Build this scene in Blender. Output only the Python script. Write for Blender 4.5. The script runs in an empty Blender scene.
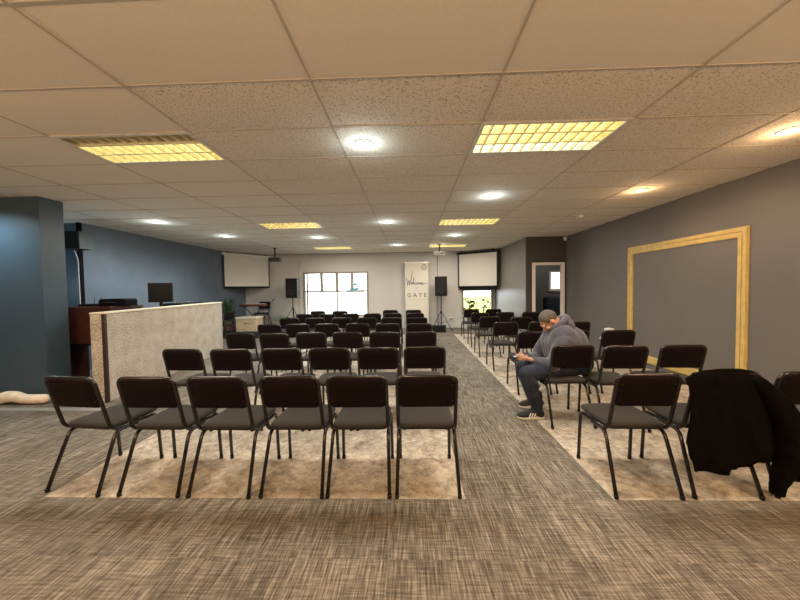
import bpy, bmesh, math, random
from mathutils import Vector, Matrix, Euler
random.seed(7)
SC = bpy.context.scene
COL = SC.collection
PI = math.pi
R = math.radians
CEIL = 2.775
YB = 11.9            # back wall
XL, XR = -6.15, 4.15  # left / right walls

# ------------------------------------------------------------------ materials
def nt(name):
    m = bpy.data.materials.new(name); m.use_nodes = True
    t = m.node_tree; b = t.nodes['Principled BSDF']
    return m, t, b
def setp(b, col=None, rough=None, metal=None, spec=None, emit=None, es=None, trans=None, sheen=None):
    if col is not None: b.inputs['Base Color'].default_value = (*col, 1)
    if rough is not None: b.inputs['Roughness'].default_value = rough
    if metal is not None: b.inputs['Metallic'].default_value = metal
    if spec is not None: b.inputs['Specular IOR Level'].default_value = spec
    if emit is not None: b.inputs['Emission Color'].default_value = (*emit, 1)
    if es is not None: b.inputs['Emission Strength'].default_value = es
    if trans is not None: b.inputs['Transmission Weight'].default_value = trans
    if sheen is not None: b.inputs['Sheen Weight'].default_value = sheen
def N(t, typ, **kw):
    n = t.nodes.new(typ)
    for k, v in kw.items():
        if k in n.inputs.keys(): n.inputs[k].default_value = v
        else: setattr(n, k, v)
    return n
def math_n(t, op, a, b=None):
    n = t.nodes.new('ShaderNodeMath'); n.operation = op
    for i, v in enumerate((a, b)):
        if v is None: continue
        if isinstance(v, (int, float)): n.inputs[i].default_value = v
        else: t.links.new(v, n.inputs[i])
    return n.outputs[0]
def plain(name, col, rough=.5, metal=0, spec=.5, noise=.12, scale=18, bump=.0, sheen=None, bscale=None):
    """a colour with a little procedural variation and an optional fine bump"""
    m, t, b = nt(name); setp(b, col, rough, metal, spec, sheen=sheen)
    tc = N(t, 'ShaderNodeTexCoord'); nz = N(t, 'ShaderNodeTexNoise', Scale=scale, Detail=4.0)
    t.links.new(tc.outputs['Object'], nz.inputs['Vector'])
    cr = N(t, 'ShaderNodeValToRGB')
    cr.color_ramp.elements[0].position = .3; cr.color_ramp.elements[1].position = .7
    cr.color_ramp.elements[0].color = (*[c*(1-noise) for c in col], 1)
    cr.color_ramp.elements[1].color = (*[min(1, c*(1+noise)) for c in col], 1)
    t.links.new(nz.outputs[0], cr.inputs[0]); t.links.new(cr.outputs[0], b.inputs['Base Color'])
    if bump:
        n2 = N(t, 'ShaderNodeTexNoise', Scale=bscale or scale*8, Detail=3.0)
        t.links.new(tc.outputs['Object'], n2.inputs['Vector'])
        bp = N(t, 'ShaderNodeBump', Strength=bump, Distance=.01)
        t.links.new(n2.outputs[0], bp.inputs['Height']); t.links.new(bp.outputs[0], b.inputs['Normal'])
    return m
def emis(name, col, s, base=(.8, .8, .8)):
    m, t, b = nt(name); setp(b, base, .4, emit=col, es=s); return m

M = {}
M['wall_grey'] = plain('wall_grey', (.150, .142, .140), .42, noise=.06, scale=1.3, bump=.03, bscale=60)
M['wall_blue'] = plain('wall_blue', (.115, .150, .205), .34, noise=.16, scale=1.6, bump=.04, bscale=50)
M['wall_teal'] = plain('wall_teal', (.058, .090, .122), .38, noise=.08, scale=1.4, bump=.03, bscale=60)
M['wall_white'] = plain('wall_white', (.60, .59, .57), .7, noise=.03, scale=2)
M['wall_brown'] = plain('wall_brown', (.060, .050, .048), .5, noise=.08, scale=2)
M['wall_alcove'] = plain('wall_alcove', (.20, .195, .18), .38, noise=.05, scale=1.5)
M['tbar'] = plain('tbar_paint', (.50, .455, .40), .6, noise=.05)
M['cream_paint'] = plain('cream_paint', (.86, .80, .72), .45, noise=.04)
M['strip_grey'] = plain('strip_grey', (.30, .30, .28), .6)
M['gold_paint'] = plain('gold_wood', (.62, .47, .17), .4, noise=.12, scale=9)
M['black_tube'] = plain('black_tube', (.012, .011, .011), .22, noise=.1, spec=.6)
M['black_back'] = plain('black_backrest', (.0075, .0036, .0044), .6, spec=.12, noise=.2, scale=60, bump=.05, bscale=900)
M['seat_cloth'] = plain('seat_cloth', (.033, .029, .0255), .95, noise=.18, scale=90, bump=.25, bscale=1400, spec=.2, sheen=.05)
M['black_plastic'] = plain('black_plastic', (.009, .009, .010), .5, spec=.25, noise=.15)
M['black_matte'] = plain('black_matte', (.006, .006, .007), .9, spec=.1)
M['dark_grey'] = plain('dark_grey', (.028, .026, .026), .55)
M['steel'] = plain('steel', (.6, .6, .6), .3, metal=1, noise=.05)
M['white_plastic'] = plain('white_plastic', (.75, .75, .72), .4, noise=.03)
M['screen_cloth'] = plain('projection_cloth', (.68, .67, .62), .8, noise=.02, scale=3)
M['screen_off'] = plain('screen_off', (.005, .006, .008), .35, spec=.15, noise=.05)
M['speaker_grille'] = plain('speaker_grille', (.010, .008, .008), .7, spec=.2)
M['grille'] = plain('grey_grille', (.045, .055, .055), .6, noise=.2, scale=200)
M['mahogany'] = plain('mahogany', (.060, .017, .009), .4, noise=.3, scale=7)
M['dark_wood'] = plain('dark_wood', (.030, .016, .011), .5, noise=.2)
M['pale_wood'] = plain('pale_wood', (.52, .38, .24), .5, noise=.12, scale=6)
M['cream_top'] = plain('cream_top', (.75, .66, .50), .5, noise=.05)
M['leaf'] = plain('leaf', (.045, .11, .03), .5, noise=.35, scale=12)
M['leaf_pale'] = plain('leaf_pale', (.30, .42, .22), .5, noise=.3, scale=12)
M['leaf_dark'] = plain('leaf_dark', (.015, .04, .015), .5, noise=.3, scale=12)
M['terracotta'] = plain('pot_clay', (.16, .09, .06), .7)
M['soil'] = plain('soil', (.03, .02, .015), .95)
M['cream_cloth'] = plain('cream_cloth', (.85, .74, .60), .9, noise=.15, scale=9, bump=.15, bscale=120)
M['jacket'] = plain('jacket_cloth', (.0045, .0034, .0030), .9, spec=.05, noise=.3, scale=20, bump=.2, bscale=500)
M['hoodie'] = plain('hoodie_cloth', (.070, .070, .098), .95, noise=.15, scale=30, bump=.2, bscale=500, sheen=.25)
M['hoodie_rib'] = plain('hoodie_rib', (.05, .05, .072), .95, noise=.15, scale=60)
M['denim'] = plain('denim', (.017, .023, .044), .9, noise=.45, scale=14, bump=.2, bscale=600)
M['skin'] = plain('skin', (.46, .245, .16), .5, noise=.08, scale=25)
M['hair'] = plain('grey_hair', (.085, .072, .060), .75, noise=.5, scale=70, bump=.4, bscale=260)
M['eye'] = plain('eye', (.6, .58, .55), .2)
M['shoe'] = plain('shoe_mesh', (.018, .018, .020), .7, noise=.2, scale=90)
M['sole'] = plain('shoe_sole', (.80, .78, .70), .6, noise=.04)
M['phone_glass'] = emis('phone_screen', (.75, .95, 1.0), .55, (.02, .02, .02))
M['mullion'] = plain('window_paint', (.30, .28, .23), .5)
M['paving'] = plain('paving', (.72, .72, .70), .8)
M['grass'] = plain('lawn', (.42, .50, .09), .9, noise=.25, scale=3)
M['banner'] = plain('banner_vinyl', (.74, .71, .62), .55, noise=.02)
M['ink'] = plain('ink', (.05, .048, .045), .6)
M['ink_grey'] = plain('ink_grey', (.35, .33, .3), .6)
M['teal_ink'] = plain('teal_ink', (.10, .42, .50), .5)
M['pink_ink'] = plain('pink_ink', (.75, .40, .42), .5)
M['paper'] = plain('paper', (.85, .85, .84), .6)
M['louvre'] = plain('louvre_metal', (.86, .80, .56), .4, metal=.2, noise=.03)
M['tube_on'] = emis('fluorescent_tube', (1.0, .93, .58), 4.4)
M['tube_off'] = plain('unlit_tube', (.7, .66, .55), .4)
M['tube_white'] = emis('white_tube', (.85, .97, 1.0), 6)
M['lens_cool'] = emis('cool_lens', (.86, 1.0, .97), 5.0)
M['lens_warm'] = emis('warm_lens', (1.0, .74, .40), 5.0)
M['trim_ring'] = plain('trim_ring', (.75, .74, .72), .4)
M['guitar_red'] = plain('red_wood', (.11, .026, .018), .35, noise=.2)
M['navy_cloth'] = plain('navy_cloth', (.012, .016, .035), .8)

def glass_mat():
    m, t, b = nt('window_glass')
    t.nodes.remove(b); out = t.nodes['Material Output']
    tr = N(t, 'ShaderNodeBsdfTransparent'); gl = N(t, 'ShaderNodeBsdfGlossy', Roughness=.02)
    fr = N(t, 'ShaderNodeFresnel', IOR=1.45); mx = N(t, 'ShaderNodeMixShader')
    t.links.new(fr.outputs[0], mx.inputs[0]); t.links.new(tr.outputs[0], mx.inputs[1])
    t.links.new(gl.outputs[0], mx.inputs[2]); t.links.new(mx.outputs[0], out.inputs[0])
    return m
M['glass'] = glass_mat()

def thin_paper():
    m, t, b = nt('thin_paper'); out = t.nodes['Material Output']; setp(b, (.85, .85, .84), .6)
    tr = N(t, 'ShaderNodeBsdfTranslucent'); tr.inputs[0].default_value = (.95, .95, .95, 1); mx = N(t, 'ShaderNodeMixShader', Fac=.85)
    t.links.new(b.outputs[0], mx.inputs[1]); t.links.new(tr.outputs[0], mx.inputs[2]); t.links.new(mx.outputs[0], out.inputs[0]); return m
M['thin_paper'] = thin_paper()
def carpet_mat():
    """loop-pile carpet squares: fine streaks along the room, weaker streaks across, 0.5 m squares with their own tone"""
    m, t, b = nt('streaked_carpet'); setp(b, rough=.95, spec=.15)
    tc = N(t, 'ShaderNodeTexCoord'); L = t.links.new
    sx = N(t, 'ShaderNodeSeparateXYZ'); L(tc.outputs['Object'], sx.inputs[0])
    fx = math_n(t, 'FLOOR', math_n(t, 'MULTIPLY', math_n(t, 'ADD', sx.outputs[0], .137), 2.0))
    fy = math_n(t, 'FLOOR', math_n(t, 'MULTIPLY', math_n(t, 'ADD', sx.outputs[1], -.18), 2.0))
    cid = N(t, 'ShaderNodeCombineXYZ'); L(fx, cid.inputs[0]); L(fy, cid.inputs[1])
    wn = N(t, 'ShaderNodeTexWhiteNoise', noise_dimensions='3D'); L(cid.outputs[0], wn.inputs['Vector'])
    off = N(t, 'ShaderNodeVectorMath', operation='MULTIPLY_ADD')
    L(wn.outputs['Color'], off.inputs[0]); off.inputs[1].default_value = (9, 9, 0); L(tc.outputs['Object'], off.inputs[2])
    def streak(sv, det):
        mp = N(t, 'ShaderNodeMapping'); mp.inputs['Scale'].default_value = sv; L(off.outputs[0], mp.inputs[0])
        nz = N(t, 'ShaderNodeTexNoise', Scale=1.0, Detail=det, Roughness=.65); L(mp.outputs[0], nz.inputs['Vector'])
        return nz.outputs[0]
    a = streak((95, 5, 1), 2.5); c = streak((6, 80, 1), 2.5); d = streak((9, 3, 1), 2); e = streak((260, 260, 1), 1); w = streak((30, 1.6, 1), 3)
    s = math_n(t, 'ADD', math_n(t, 'MULTIPLY', a, .60), math_n(t, 'MULTIPLY', c, .36))
    s = math_n(t, 'ADD', s, math_n(t, 'MULTIPLY', d, .12))
    s = math_n(t, 'ADD', s, math_n(t, 'MULTIPLY', e, .22))
    s = math_n(t, 'ADD', s, math_n(t, 'MULTIPLY', w, .24))
    s = math_n(t, 'ADD', s, math_n(t, 'MULTIPLY', wn.outputs['Value'], .045))
    cr = N(t, 'ShaderNodeValToRGB'); el = cr.color_ramp.elements
    el[0].position = .60; el[0].color = (.036, .031, .026, 1)
    el[1].position = .99; el[1].color = (.42, .385, .33, 1)
    k = cr.color_ramp.elements.new(.79); k.color = (.160, .140, .114, 1)
    L(s, cr.inputs[0]); L(cr.outputs[0], b.inputs['Base Color'])
    bp = N(t, 'ShaderNodeBump', Strength=.35, Distance=.004); L(s, bp.inputs['Height']); L(bp.outputs[0], b.inputs['Normal'])
    return m
def mottle_mat():
    """pale marbled carpet squares under the seating"""
    m, t, b = nt('marbled_carpet'); setp(b, rough=.95, spec=.15)
    tc = N(t, 'ShaderNodeTexCoord'); L = t.links.new
    n1 = N(t, 'ShaderNodeTexNoise', Scale=4.5, Detail=6.0, Roughness=.66, Distortion=1.6)
    n2 = N(t, 'ShaderNodeTexNoise', Scale=22.0, Detail=4.0, Roughness=.7, Distortion=.8)
    n3 = N(t, 'ShaderNodeTexNoise', Scale=230.0, Detail=1.0)
    for n in (n1, n2, n3): L(tc.outputs['Object'], n.inputs['Vector'])
    s = math_n(t, 'ADD', math_n(t, 'MULTIPLY', n1.outputs[0], .5), math_n(t, 'MULTIPLY', n2.outputs[0], .4))
    s = math_n(t, 'ADD', s, math_n(t, 'MULTIPLY', n3.outputs[0], .18))
    cr = N(t, 'ShaderNodeValToRGB'); el = cr.color_ramp.elements
    el[0].position = .40; el[0].color = (.19, .15, .112, 1)
    el[1].position = .68; el[1].color = (.74, .67, .56, 1)
    L(s, cr.inputs[0]); L(cr.outputs[0], b.inputs['Base Color'])
    bp = N(t, 'ShaderNodeBump', Strength=.25, Distance=.004); L(s, bp.inputs['Height']); L(bp.outputs[0], b.inputs['Normal'])
    return m
def ceil_mat(fiss):
    m, t, b = nt('fissured_tile' if fiss else 'smooth_tile'); L = t.links.new
    setp(b, (.82, .775, .71), .85, spec=.2)
    tc = N(t, 'ShaderNodeTexCoord'); nz = N(t, 'ShaderNodeTexNoise', Scale=70.0 if fiss else 40.0, Detail=3.0, Roughness=.6)
    L(tc.outputs['Object'], nz.inputs['Vector'])
    cr = N(t, 'ShaderNodeValToRGB'); el = cr.color_ramp.elements
    if fiss:
        el[0].position = .36; el[0].color = (.46, .40, .33, 1); el[1].position = .47; el[1].color = (.82, .775, .71, 1)
    else:
        el[0].position = .3; el[0].color = (.79, .745, .68, 1); el[1].position = .7; el[1].color = (.83, .785, .72, 1)
    L(nz.outputs[0], cr.inputs[0]); L(cr.outputs[0], b.inputs['Base Color'])
    bp = N(t, 'ShaderNodeBump', Strength=.4 if fiss else .06, Distance=.01); L(nz.outputs[0], bp.inputs['Height']); L(bp.outputs[0], b.inputs['Normal'])
    return m
def chip_mat():
    """speckled needle-felt covering of the sound booth"""
    m, t, b = nt('speckled_felt'); setp(b, rough=.95, spec=.1); L = t.links.new
    tc = N(t, 'ShaderNodeTexCoord')
    n1 = N(t, 'ShaderNodeTexNoise', Scale=55.0, Detail=4.0, Roughness=.75); n2 = N(t, 'ShaderNodeTexNoise', Scale=5.0, Detail=3.0)
    for n in (n1, n2): L(tc.outputs['Object'], n.inputs['Vector'])
    s = math_n(t, 'ADD', math_n(t, 'MULTIPLY', n1.outputs[0], .8), math_n(t, 'MULTIPLY', n2.outputs[0], .2))
    cr = N(t, 'ShaderNodeValToRGB'); el = cr.color_ramp.elements
    el[0].position = .36; el[0].color = (.22, .185, .15, 1); el[1].position = .62; el[1].color = (.70, .64, .56, 1)
    L(s, cr.inputs[0]); L(cr.outputs[0], b.inputs['Base Color'])
    bp = N(t, 'ShaderNodeBump', Strength=.3, Distance=.01); L(s, bp.inputs['Height']); L(bp.outputs[0], b.inputs['Normal'])
    return m
M['carpet'] = carpet_mat(); M['mottle'] = mottle_mat()
M['ceil_fiss'] = ceil_mat(True); M['ceil_plain'] = ceil_mat(False); M['felt'] = chip_mat()

# ------------------------------------------------------------------ geometry helpers
def link(name, mesh, parent=None):
    o = bpy.data.objects.new(name, mesh); COL.objects.link(o)
    if parent: o.parent = parent
    return o
def obj(name, bm, mat, parent=None, smooth=False, ang=None):
    bmesh.ops.recalc_face_normals(bm, faces=bm.faces[:])
    me = bpy.data.meshes.new(name); bm.to_mesh(me); bm.free()
    for mm in (mat if isinstance(mat, (list, tuple)) else [mat]): me.materials.append(M[mm])
    if smooth:
        for p in me.polygons: p.use_smooth = True
        if ang is not None:
            try: me.set_sharp_from_angle(angle=R(ang))
            except Exception: pass
    return link(name, me, parent)
def tag(o, label=None, cat=None, group=None, kind=None):
    if label: o['label'] = label
    if cat: o['category'] = cat
    if group: o['group'] = group
    if kind: o['kind'] = kind
    return o
def struct(name, bm, mat, parent=None, **kw):
    return tag(obj(name, bm, mat, parent, **kw), kind='structure')
def empty(name, loc, rz=0, label=None, cat=None, group=None):
    o = bpy.data.objects.new(name, None); COL.objects.link(o)
    o.location = loc; o.rotation_euler = (0, 0, rz); o.empty_display_size = .1
    return tag(o, label, cat, group)
def kids(o): return [c for c in bpy.data.objects if c.parent is o]
def dup(root, loc, rz, label=None, group=None, deep=True):
    def rec(o, par, lvl):
        c = o.copy(); COL.objects.link(c)
        if par: c.parent = par
        if lvl < (3 if deep else 2):
            for k in CH.get(o.name) or kids(o): rec(k, c, lvl+1)
        return c
    r = rec(root, None, 1); r.location = loc; r.rotation_euler = (0, 0, rz)
    return tag(r, label, None, group)
CH = {}

def box(bm, x0, x1, y0, y1, z0, z1, bev=0, mi=0, mat=None):
    vs = [bm.verts.new(Vector(p)) for p in ((x0,y0,z0),(x1,y0,z0),(x1,y1,z0),(x0,y1,z0),(x0,y0,z1),(x1,y0,z1),(x1,y1,z1),(x0,y1,z1))]
    fs = [bm.faces.new([vs[i] for i in f]) for f in ((0,3,2,1),(4,5,6,7),(0,1,5,4),(1,2,6,5),(2,3,7,6),(3,0,4,7))]
    for f in fs: f.material_index = mi
    if bev:
        es = {e for f in fs for e in f.edges}
        r = bmesh.ops.bevel(bm, geom=list(es), offset=bev, segments=2, affect='EDGES', profile=.5)
        vs = list({v for f in r['faces'] for v in f.verts} | {v for v in vs if v.is_valid})
    if mat is not None: bmesh.ops.transform(bm, matrix=mat, verts=[v for v in vs if v.is_valid])
    return bm
def B(*a, **k): return box(bmesh.new(), *a, **k)
def quad(bm, pts, mi=0):
    f = bm.faces.new([bm.verts.new(Vector(p)) for p in pts]); f.material_index = mi; return f
def fillet(pts, r, n=5):
    pts = [Vector(p) for p in pts]; out = [pts[0]]
    for i in range(1, len(pts)-1):
        a, b, c = pts[i-1], pts[i], pts[i+1]
        u = (a-b); v = (c-b); d = min(r, u.length*.49, v.length*.49)
        p, q = b+u.normalized()*d, b+v.normalized()*d
        for k in range(n+1):
            s = k/n; out.append(p*(1-s)**2 + b*2*s*(1-s) + q*s*s)
    out.append(pts[-1]); return out
def sweep(bm, pts, r, n=8, cap=True, flat=None):
    """tube along points; r number or list; flat=(a,b) scales the section"""
    pts = [Vector(p) for p in pts]; rs = r if isinstance(r, (list, tuple)) else [r]*len(pts)
    tang = []
    for i in range(len(pts)):
        a = pts[max(0, i-1)]; b = pts[min(len(pts)-1, i+1)]; tang.append((b-a).normalized())
    ref = Vector((0, 0, 1)) if abs(tang[0].z) < .9 else Vector((1, 0, 0))
    u = tang[0].cross(ref).normalized(); rings = []
    for i, p in enumerate(pts):
        u = (u - tang[i]*u.dot(tang[i]));
        u = u.normalized() if u.length > 1e-6 else tang[i].orthogonal().normalized()
        w = tang[i].cross(u)
        fa, fb = flat or (1, 1)
        rings.append([bm.verts.new(p + (u*math.cos(2*PI*k/n)*fa + w*math.sin(2*PI*k/n)*fb)*rs[i]) for k in range(n)])
    for a, b in zip(rings, rings[1:]):
        for k in range(n): bm.faces.new((a[k], a[(k+1) % n], b[(k+1) % n], b[k]))
    if cap:
        bm.faces.new(rings[0][::-1]); bm.faces.new(rings[-1])
    return bm
def T(pts, r, n=8, **k): return sweep(bmesh.new(), pts, r, n, **k)
def lathe(bm, prof, n=20, mat=None):
    """profile [(r,z)] turned about z"""
    rings = []; new = []
    for r, z in prof:
        if r < 1e-6: v = bm.verts.new((0, 0, z)); rings.append([v]); new.append(v)
        else:
            rg = [bm.verts.new((r*math.cos(2*PI*k/n), r*math.sin(2*PI*k/n), z)) for k in range(n)]; rings.append(rg); new += rg
    for a, b in zip(rings, rings[1:]):
        if len(a) == 1 and len(b) == 1: continue
        for k in range(n):
            if len(a) == 1: bm.faces.new((a[0], b[(k+1) % n], b[k]))
            elif len(b) == 1: bm.faces.new((a[k], a[(k+1) % n], b[0]))
            else: bm.faces.new((a[k], a[(k+1) % n], b[(k+1) % n], b[k]))
    if mat is not None: bmesh.ops.transform(bm, matrix=mat, verts=new)
    return bm
def rrect(x0, x1, y0, y1, r, n=5):
    rs = r if isinstance(r, (list, tuple)) else [r]*4; out = []
    for (cx, cy, a0), rr in zip(((x1, y1, 0), (x0, y1, 90), (x0, y0, 180), (x1, y0, 270)), rs):
        ox = cx - rr if cx == x1 else cx + rr; oy = cy - rr if cy == y1 else cy + rr
        for k in range(n+1):
            a = R(a0 + 90*k/n); out.append((ox + rr*math.cos(a), oy + rr*math.sin(a)))
    return out
def pad(bm, outline, rings, f=lambda x, y, z: (x, y, z)):
    """closed cushion: outline scaled about its middle ring by ring [(inset metres, height)]"""
    cx = sum(p[0] for p in outline)/len(outline); cy = sum(p[1] for p in outline)/len(outline)
    hx = max(abs(p[0]-cx) for p in outline); hy = max(abs(p[1]-cy) for p in outline); RR = []
    for ins, z in rings:
        if ins is None: RR.append([bm.verts.new(f(cx, cy, z))]); continue
        kx, ky = (hx-ins)/hx, (hy-ins)/hy
        RR.append([bm.verts.new(f(cx+(x-cx)*kx, cy+(y-cy)*ky, z)) for x, y in outline])
    n = len(outline)
    for a, b in zip(RR, RR[1:]):
        for k in range(n):
            if len(a) == 1: bm.faces.new((a[0], b[(k+1) % n], b[k]))
            elif len(b) == 1: bm.faces.new((a[k], a[(k+1) % n], b[0]))
            else: bm.faces.new((a[k], a[(k+1) % n], b[(k+1) % n], b[k]))
    return bm
def capsule(bm, p0, r0, p1, r1, n=14, m=5, flat=None):
    p0, p1 = Vector(p0), Vector(p1); d = p1-p0; L = d.length
    prof = [(r0*math.sin(PI/2*k/m), -r0*math.cos(PI/2*k/m)) for k in range(m)] + [(r0, 0)]
    prof += [(r0+(r1-r0)*k/4, L*k/4) for k in (1, 2, 3)]
    prof += [(r1*math.cos(PI/2*k/m), L + r1*math.sin(PI/2*k/m)) for k in range(m+1)]
    prof = [(max(0, a), b) for a, b in prof]; prof[0] = (0, -r0); prof[-1] = (0, L+r1)
    q = Vector((0, 0, 1)).rotation_difference(d.normalized()) if L > 1e-6 else Matrix.Identity(3).to_quaternion()
    mt = Matrix.Translation(p0) @ q.to_matrix().to_4x4()
    if flat: mt = mt @ Matrix.Diagonal((flat[0], flat[1], 1, 1))
    return lathe(bm, prof, n, mt)
def ell(bm, c, r, rot=(0, 0, 0), sub=3):
    mt = Matrix.Translation(Vector(c)) @ Euler(rot).to_matrix().to_4x4() @ Matrix.Diagonal((*r, 1))
    bmesh.ops.create_icosphere(bm, subdivisions=sub, radius=1, matrix=mt); return bm
def chain(bm, pts, n=14):
    """[(point, radius)] as overlapping tapered capsules"""
    for (a, ra), (b, rb) in zip(pts, pts[1:]): capsule(bm, a, ra, b, rb, n)
    return bm
def remesh(bm, voxel, smooth=4, fac=.5):
    me = bpy.data.meshes.new('tmp'); bmesh.ops.recalc_face_normals(bm, faces=bm.faces[:]); bm.to_mesh(me); bm.free()
    o = bpy.data.objects.new('tmp', me); COL.objects.link(o)
    m = o.modifiers.new('r', 'REMESH'); m.mode = 'VOXEL'; m.voxel_size = voxel; m.use_smooth_shade = True
    s = o.modifiers.new('s', 'SMOOTH'); s.factor = fac; s.iterations = smooth
    dg = bpy.context.evaluated_depsgraph_get(); out = bpy.data.meshes.new_from_object(o.evaluated_get(dg))
    bpy.data.objects.remove(o); bpy.data.meshes.remove(me)
    for p in out.polygons: p.use_smooth = True
    return out
def meshobj(name, me, mat, parent=None):
    me.name = name; me.materials.clear(); me.materials.append(M[mat]); return link(name, me, parent)

# ------------------------------------------------------------------ camera
f_px = 322.55; yaw, pit, rol = .031, .0341, -.015
fw = Vector((-math.sin(yaw)*math.cos(pit), math.cos(yaw)*math.cos(pit), -math.sin(pit)))
ri = Vector((math.cos(yaw), math.sin(yaw), 0)); up = ri.cross(fw)
rr = ri*math.cos(rol) + up*math.sin(rol); uu = -ri*math.sin(rol) + up*math.cos(rol)
cd = bpy.data.cameras.new('camera'); cam = bpy.data.objects.new('camera', cd); COL.objects.link(cam)
cd.sensor_width = 36; cd.lens = 36*f_px/800; cd.clip_start = .05
cam.matrix_world = Matrix(((rr.x, uu.x, -fw.x, 0), (rr.y, uu.y, -fw.y, 0), (rr.z, uu.z, -fw.z, 1.45), (0, 0, 0, 1)))
SC.camera = cam

# ------------------------------------------------------------------ room shell
X0, Y0 = -7.5, -3.6        # far-left and behind-camera limits
bm = bmesh.new()           # floor: streaked carpet with two blocks of marbled carpet under the chairs
LB = (-2.64, .363, 2.18, 10.18); RB = (1.364, XR, 2.18, 10.18)
def fq(x0, x1, y0, y1, mi): quad(bm, ((x0,y0,0),(x1,y0,0),(x1,y1,0),(x0,y1,0)), mi)
fq(X0, XR, Y0, 2.18, 0); fq(X0, LB[0], 2.18, 10.18, 0); fq(*LB, 1); fq(LB[1], RB[0], 2.18, 10.18, 0); fq(*RB, 1); fq(X0, XR, 10.18, YB, 0)
fq(XR, 6.2, 8.7, YB, 0)
fl_o = struct('floor', bm, ['carpet', 'mottle'])

GX = [-1.8058+1.2*i for i in range(-5, 6)]; GY = [1.4571+.6*j for j in range(-9, 18)]
FIX = [(i, j) for i in (-1, 2) for j in (2, 8, 14)]
bm = bmesh.new()           # ceiling: every lay-in tile sags a few millimetres
for a in range(len(GX)-1):
    for c in range(len(GY)-1):
        x0, x1, y0, y1 = GX[a], GX[a+1], GY[c], GY[c+1]
        x1 = min(x1, XR); x0 = max(x0, X0); y1 = min(y1, YB); y0 = max(y0, Y0)
        if x1-x0 < .02 or y1-y0 < .02: continue
        if (a-5, c-9) in FIX: continue
        sag = random.uniform(.002, .007); tz = random.uniform(-.001, .001); nx, ny = 4, 4
        mi = 0 if (y0 >= 2.0 and (x0 > -1.9 or y0 > 6)) else 1
        V = [[bm.verts.new((x0+(x1-x0)*i/nx, y0+(y1-y0)*j/ny,
              CEIL+.004+tz - sag*math.sin(PI*i/nx)*.4 - sag*math.sin(PI*j/ny))) for j in range(ny+1)] for i in range(nx+1)]
        for i in range(nx):
            for j in range(ny):
                bm.faces.new((V[i][j], V[i][j+1], V[i+1][j+1], V[i+1][j])).material_index = mi
me_c = struct('ceiling', bm, ['ceil_fiss', 'ceil_plain'], smooth=True)
bm = bmesh.new()
for x in GX:
    if X0 < x < XR: box(bm, x-.008, x+.008, Y0, YB, CEIL-.004, CEIL+.02)
for y in GY:
    if Y0 < y < YB: box(bm, X0, XR, y-.006, y+.006, CEIL-.002, CEIL+.02)
struct('trim_1', bm, 'tbar')
H2 = CEIL + .05
def slab(name, mat, *a): return struct(name, B(*a), mat)
bm = bmesh.new()           # roof slab above the tiles closes the room
struct('ceiling_slab', B(X0-.2, 6.4, Y0-.2, YB+.2, CEIL+.22, CEIL+.3), 'wall_white')
slab('wall_right', 'wall_grey', XR, XR+.12, Y0, 8.7, 0, CEIL+.22)
slab('wall_behind', 'wall_grey', X0, XR, Y0-.12, Y0, 0, CEIL+.22)
slab('wall_left_near', 'wall_teal', X0-.12, X0, Y0, 5.9, 0, CEIL+.22)
slab('wall_pillar', 'wall_teal', X0, -5.0, 4.25, 4.56, 0, CEIL+.22)
slab('wall_recess', 'wall_teal', X0, XL-.12, 5.9, 6.0, 0, CEIL+.22)
slab('wall_left', 'wall_blue', XL-.12, XL, 5.9, YB, 0, CEIL+.22)
# back wall with the two windows and the window of the side room
def wall_y(name, mat, x0, x1, y0, y1, z1, holes):
    bm = bmesh.new(); xs = sorted({x0, x1, *[h[0] for h in holes], *[h[1] for h in holes]})
    for a, b in zip(xs, xs[1:]):
        hs = [h for h in holes if h[0] <= a and h[1] >= b]
        if not hs: box(bm, a, b, y0, y1, 0, z1)
        else:
            h = hs[0]
            if h[2] > 0: box(bm, a, b, y0, y1, 0, h[2])
            box(bm, a, b, y0, y1, h[3], z1)
    return struct(name, bm, mat)
W1 = (-3.96, -1.53, .46, 2.117); W2 = (1.90, 3.04, .44, 1.40); W3 = (5.06, 5.53, 1.32, 2.02)
wall_y('wall_back', 'wall_white', XL-.12, 3.14, YB, YB+.14, CEIL+.22, [W1, W2])
wall_y('wall_side_room_back', 'wall_grey', 3.14, 6.32, YB, YB+.14, CEIL+.22, [W3])
slab('wall_side_room_right', 'wall_grey', 6.2, 6.32, 8.7, YB, 0, CEIL+.22)
struct('ceiling_side_room', B(3.2, 6.2, 8.8, YB, CEIL, CEIL+.05), 'ceil_plain')
slab('wall_alcove', 'wall_alcove', 3.1, 3.2, 8.76, YB, 0, CEIL+.22)
wall_y('wall_door', 'wall_brown', 3.1, XR+.12, 8.7, 8.76, CEIL+.22, [(3.33, 4.02, 0, 2.03)])
slab('wall_side_room_near', 'wall_grey', XR+.12, 6.32, 8.7, 8.82, 0, CEIL+.22)
bm = bmesh.new()           # cream door lining
for x0, x1, z0, z1 in ((3.255, 3.335, 0, 2.095), (4.015, 4.10, 0, 2.095), (3.335, 4.015, 2.025, 2.095)):
    box(bm, x0, x1, 8.672, 8.765, z0, z1, bev=.006)
struct('door_1', bm, 'cream_paint')
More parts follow.
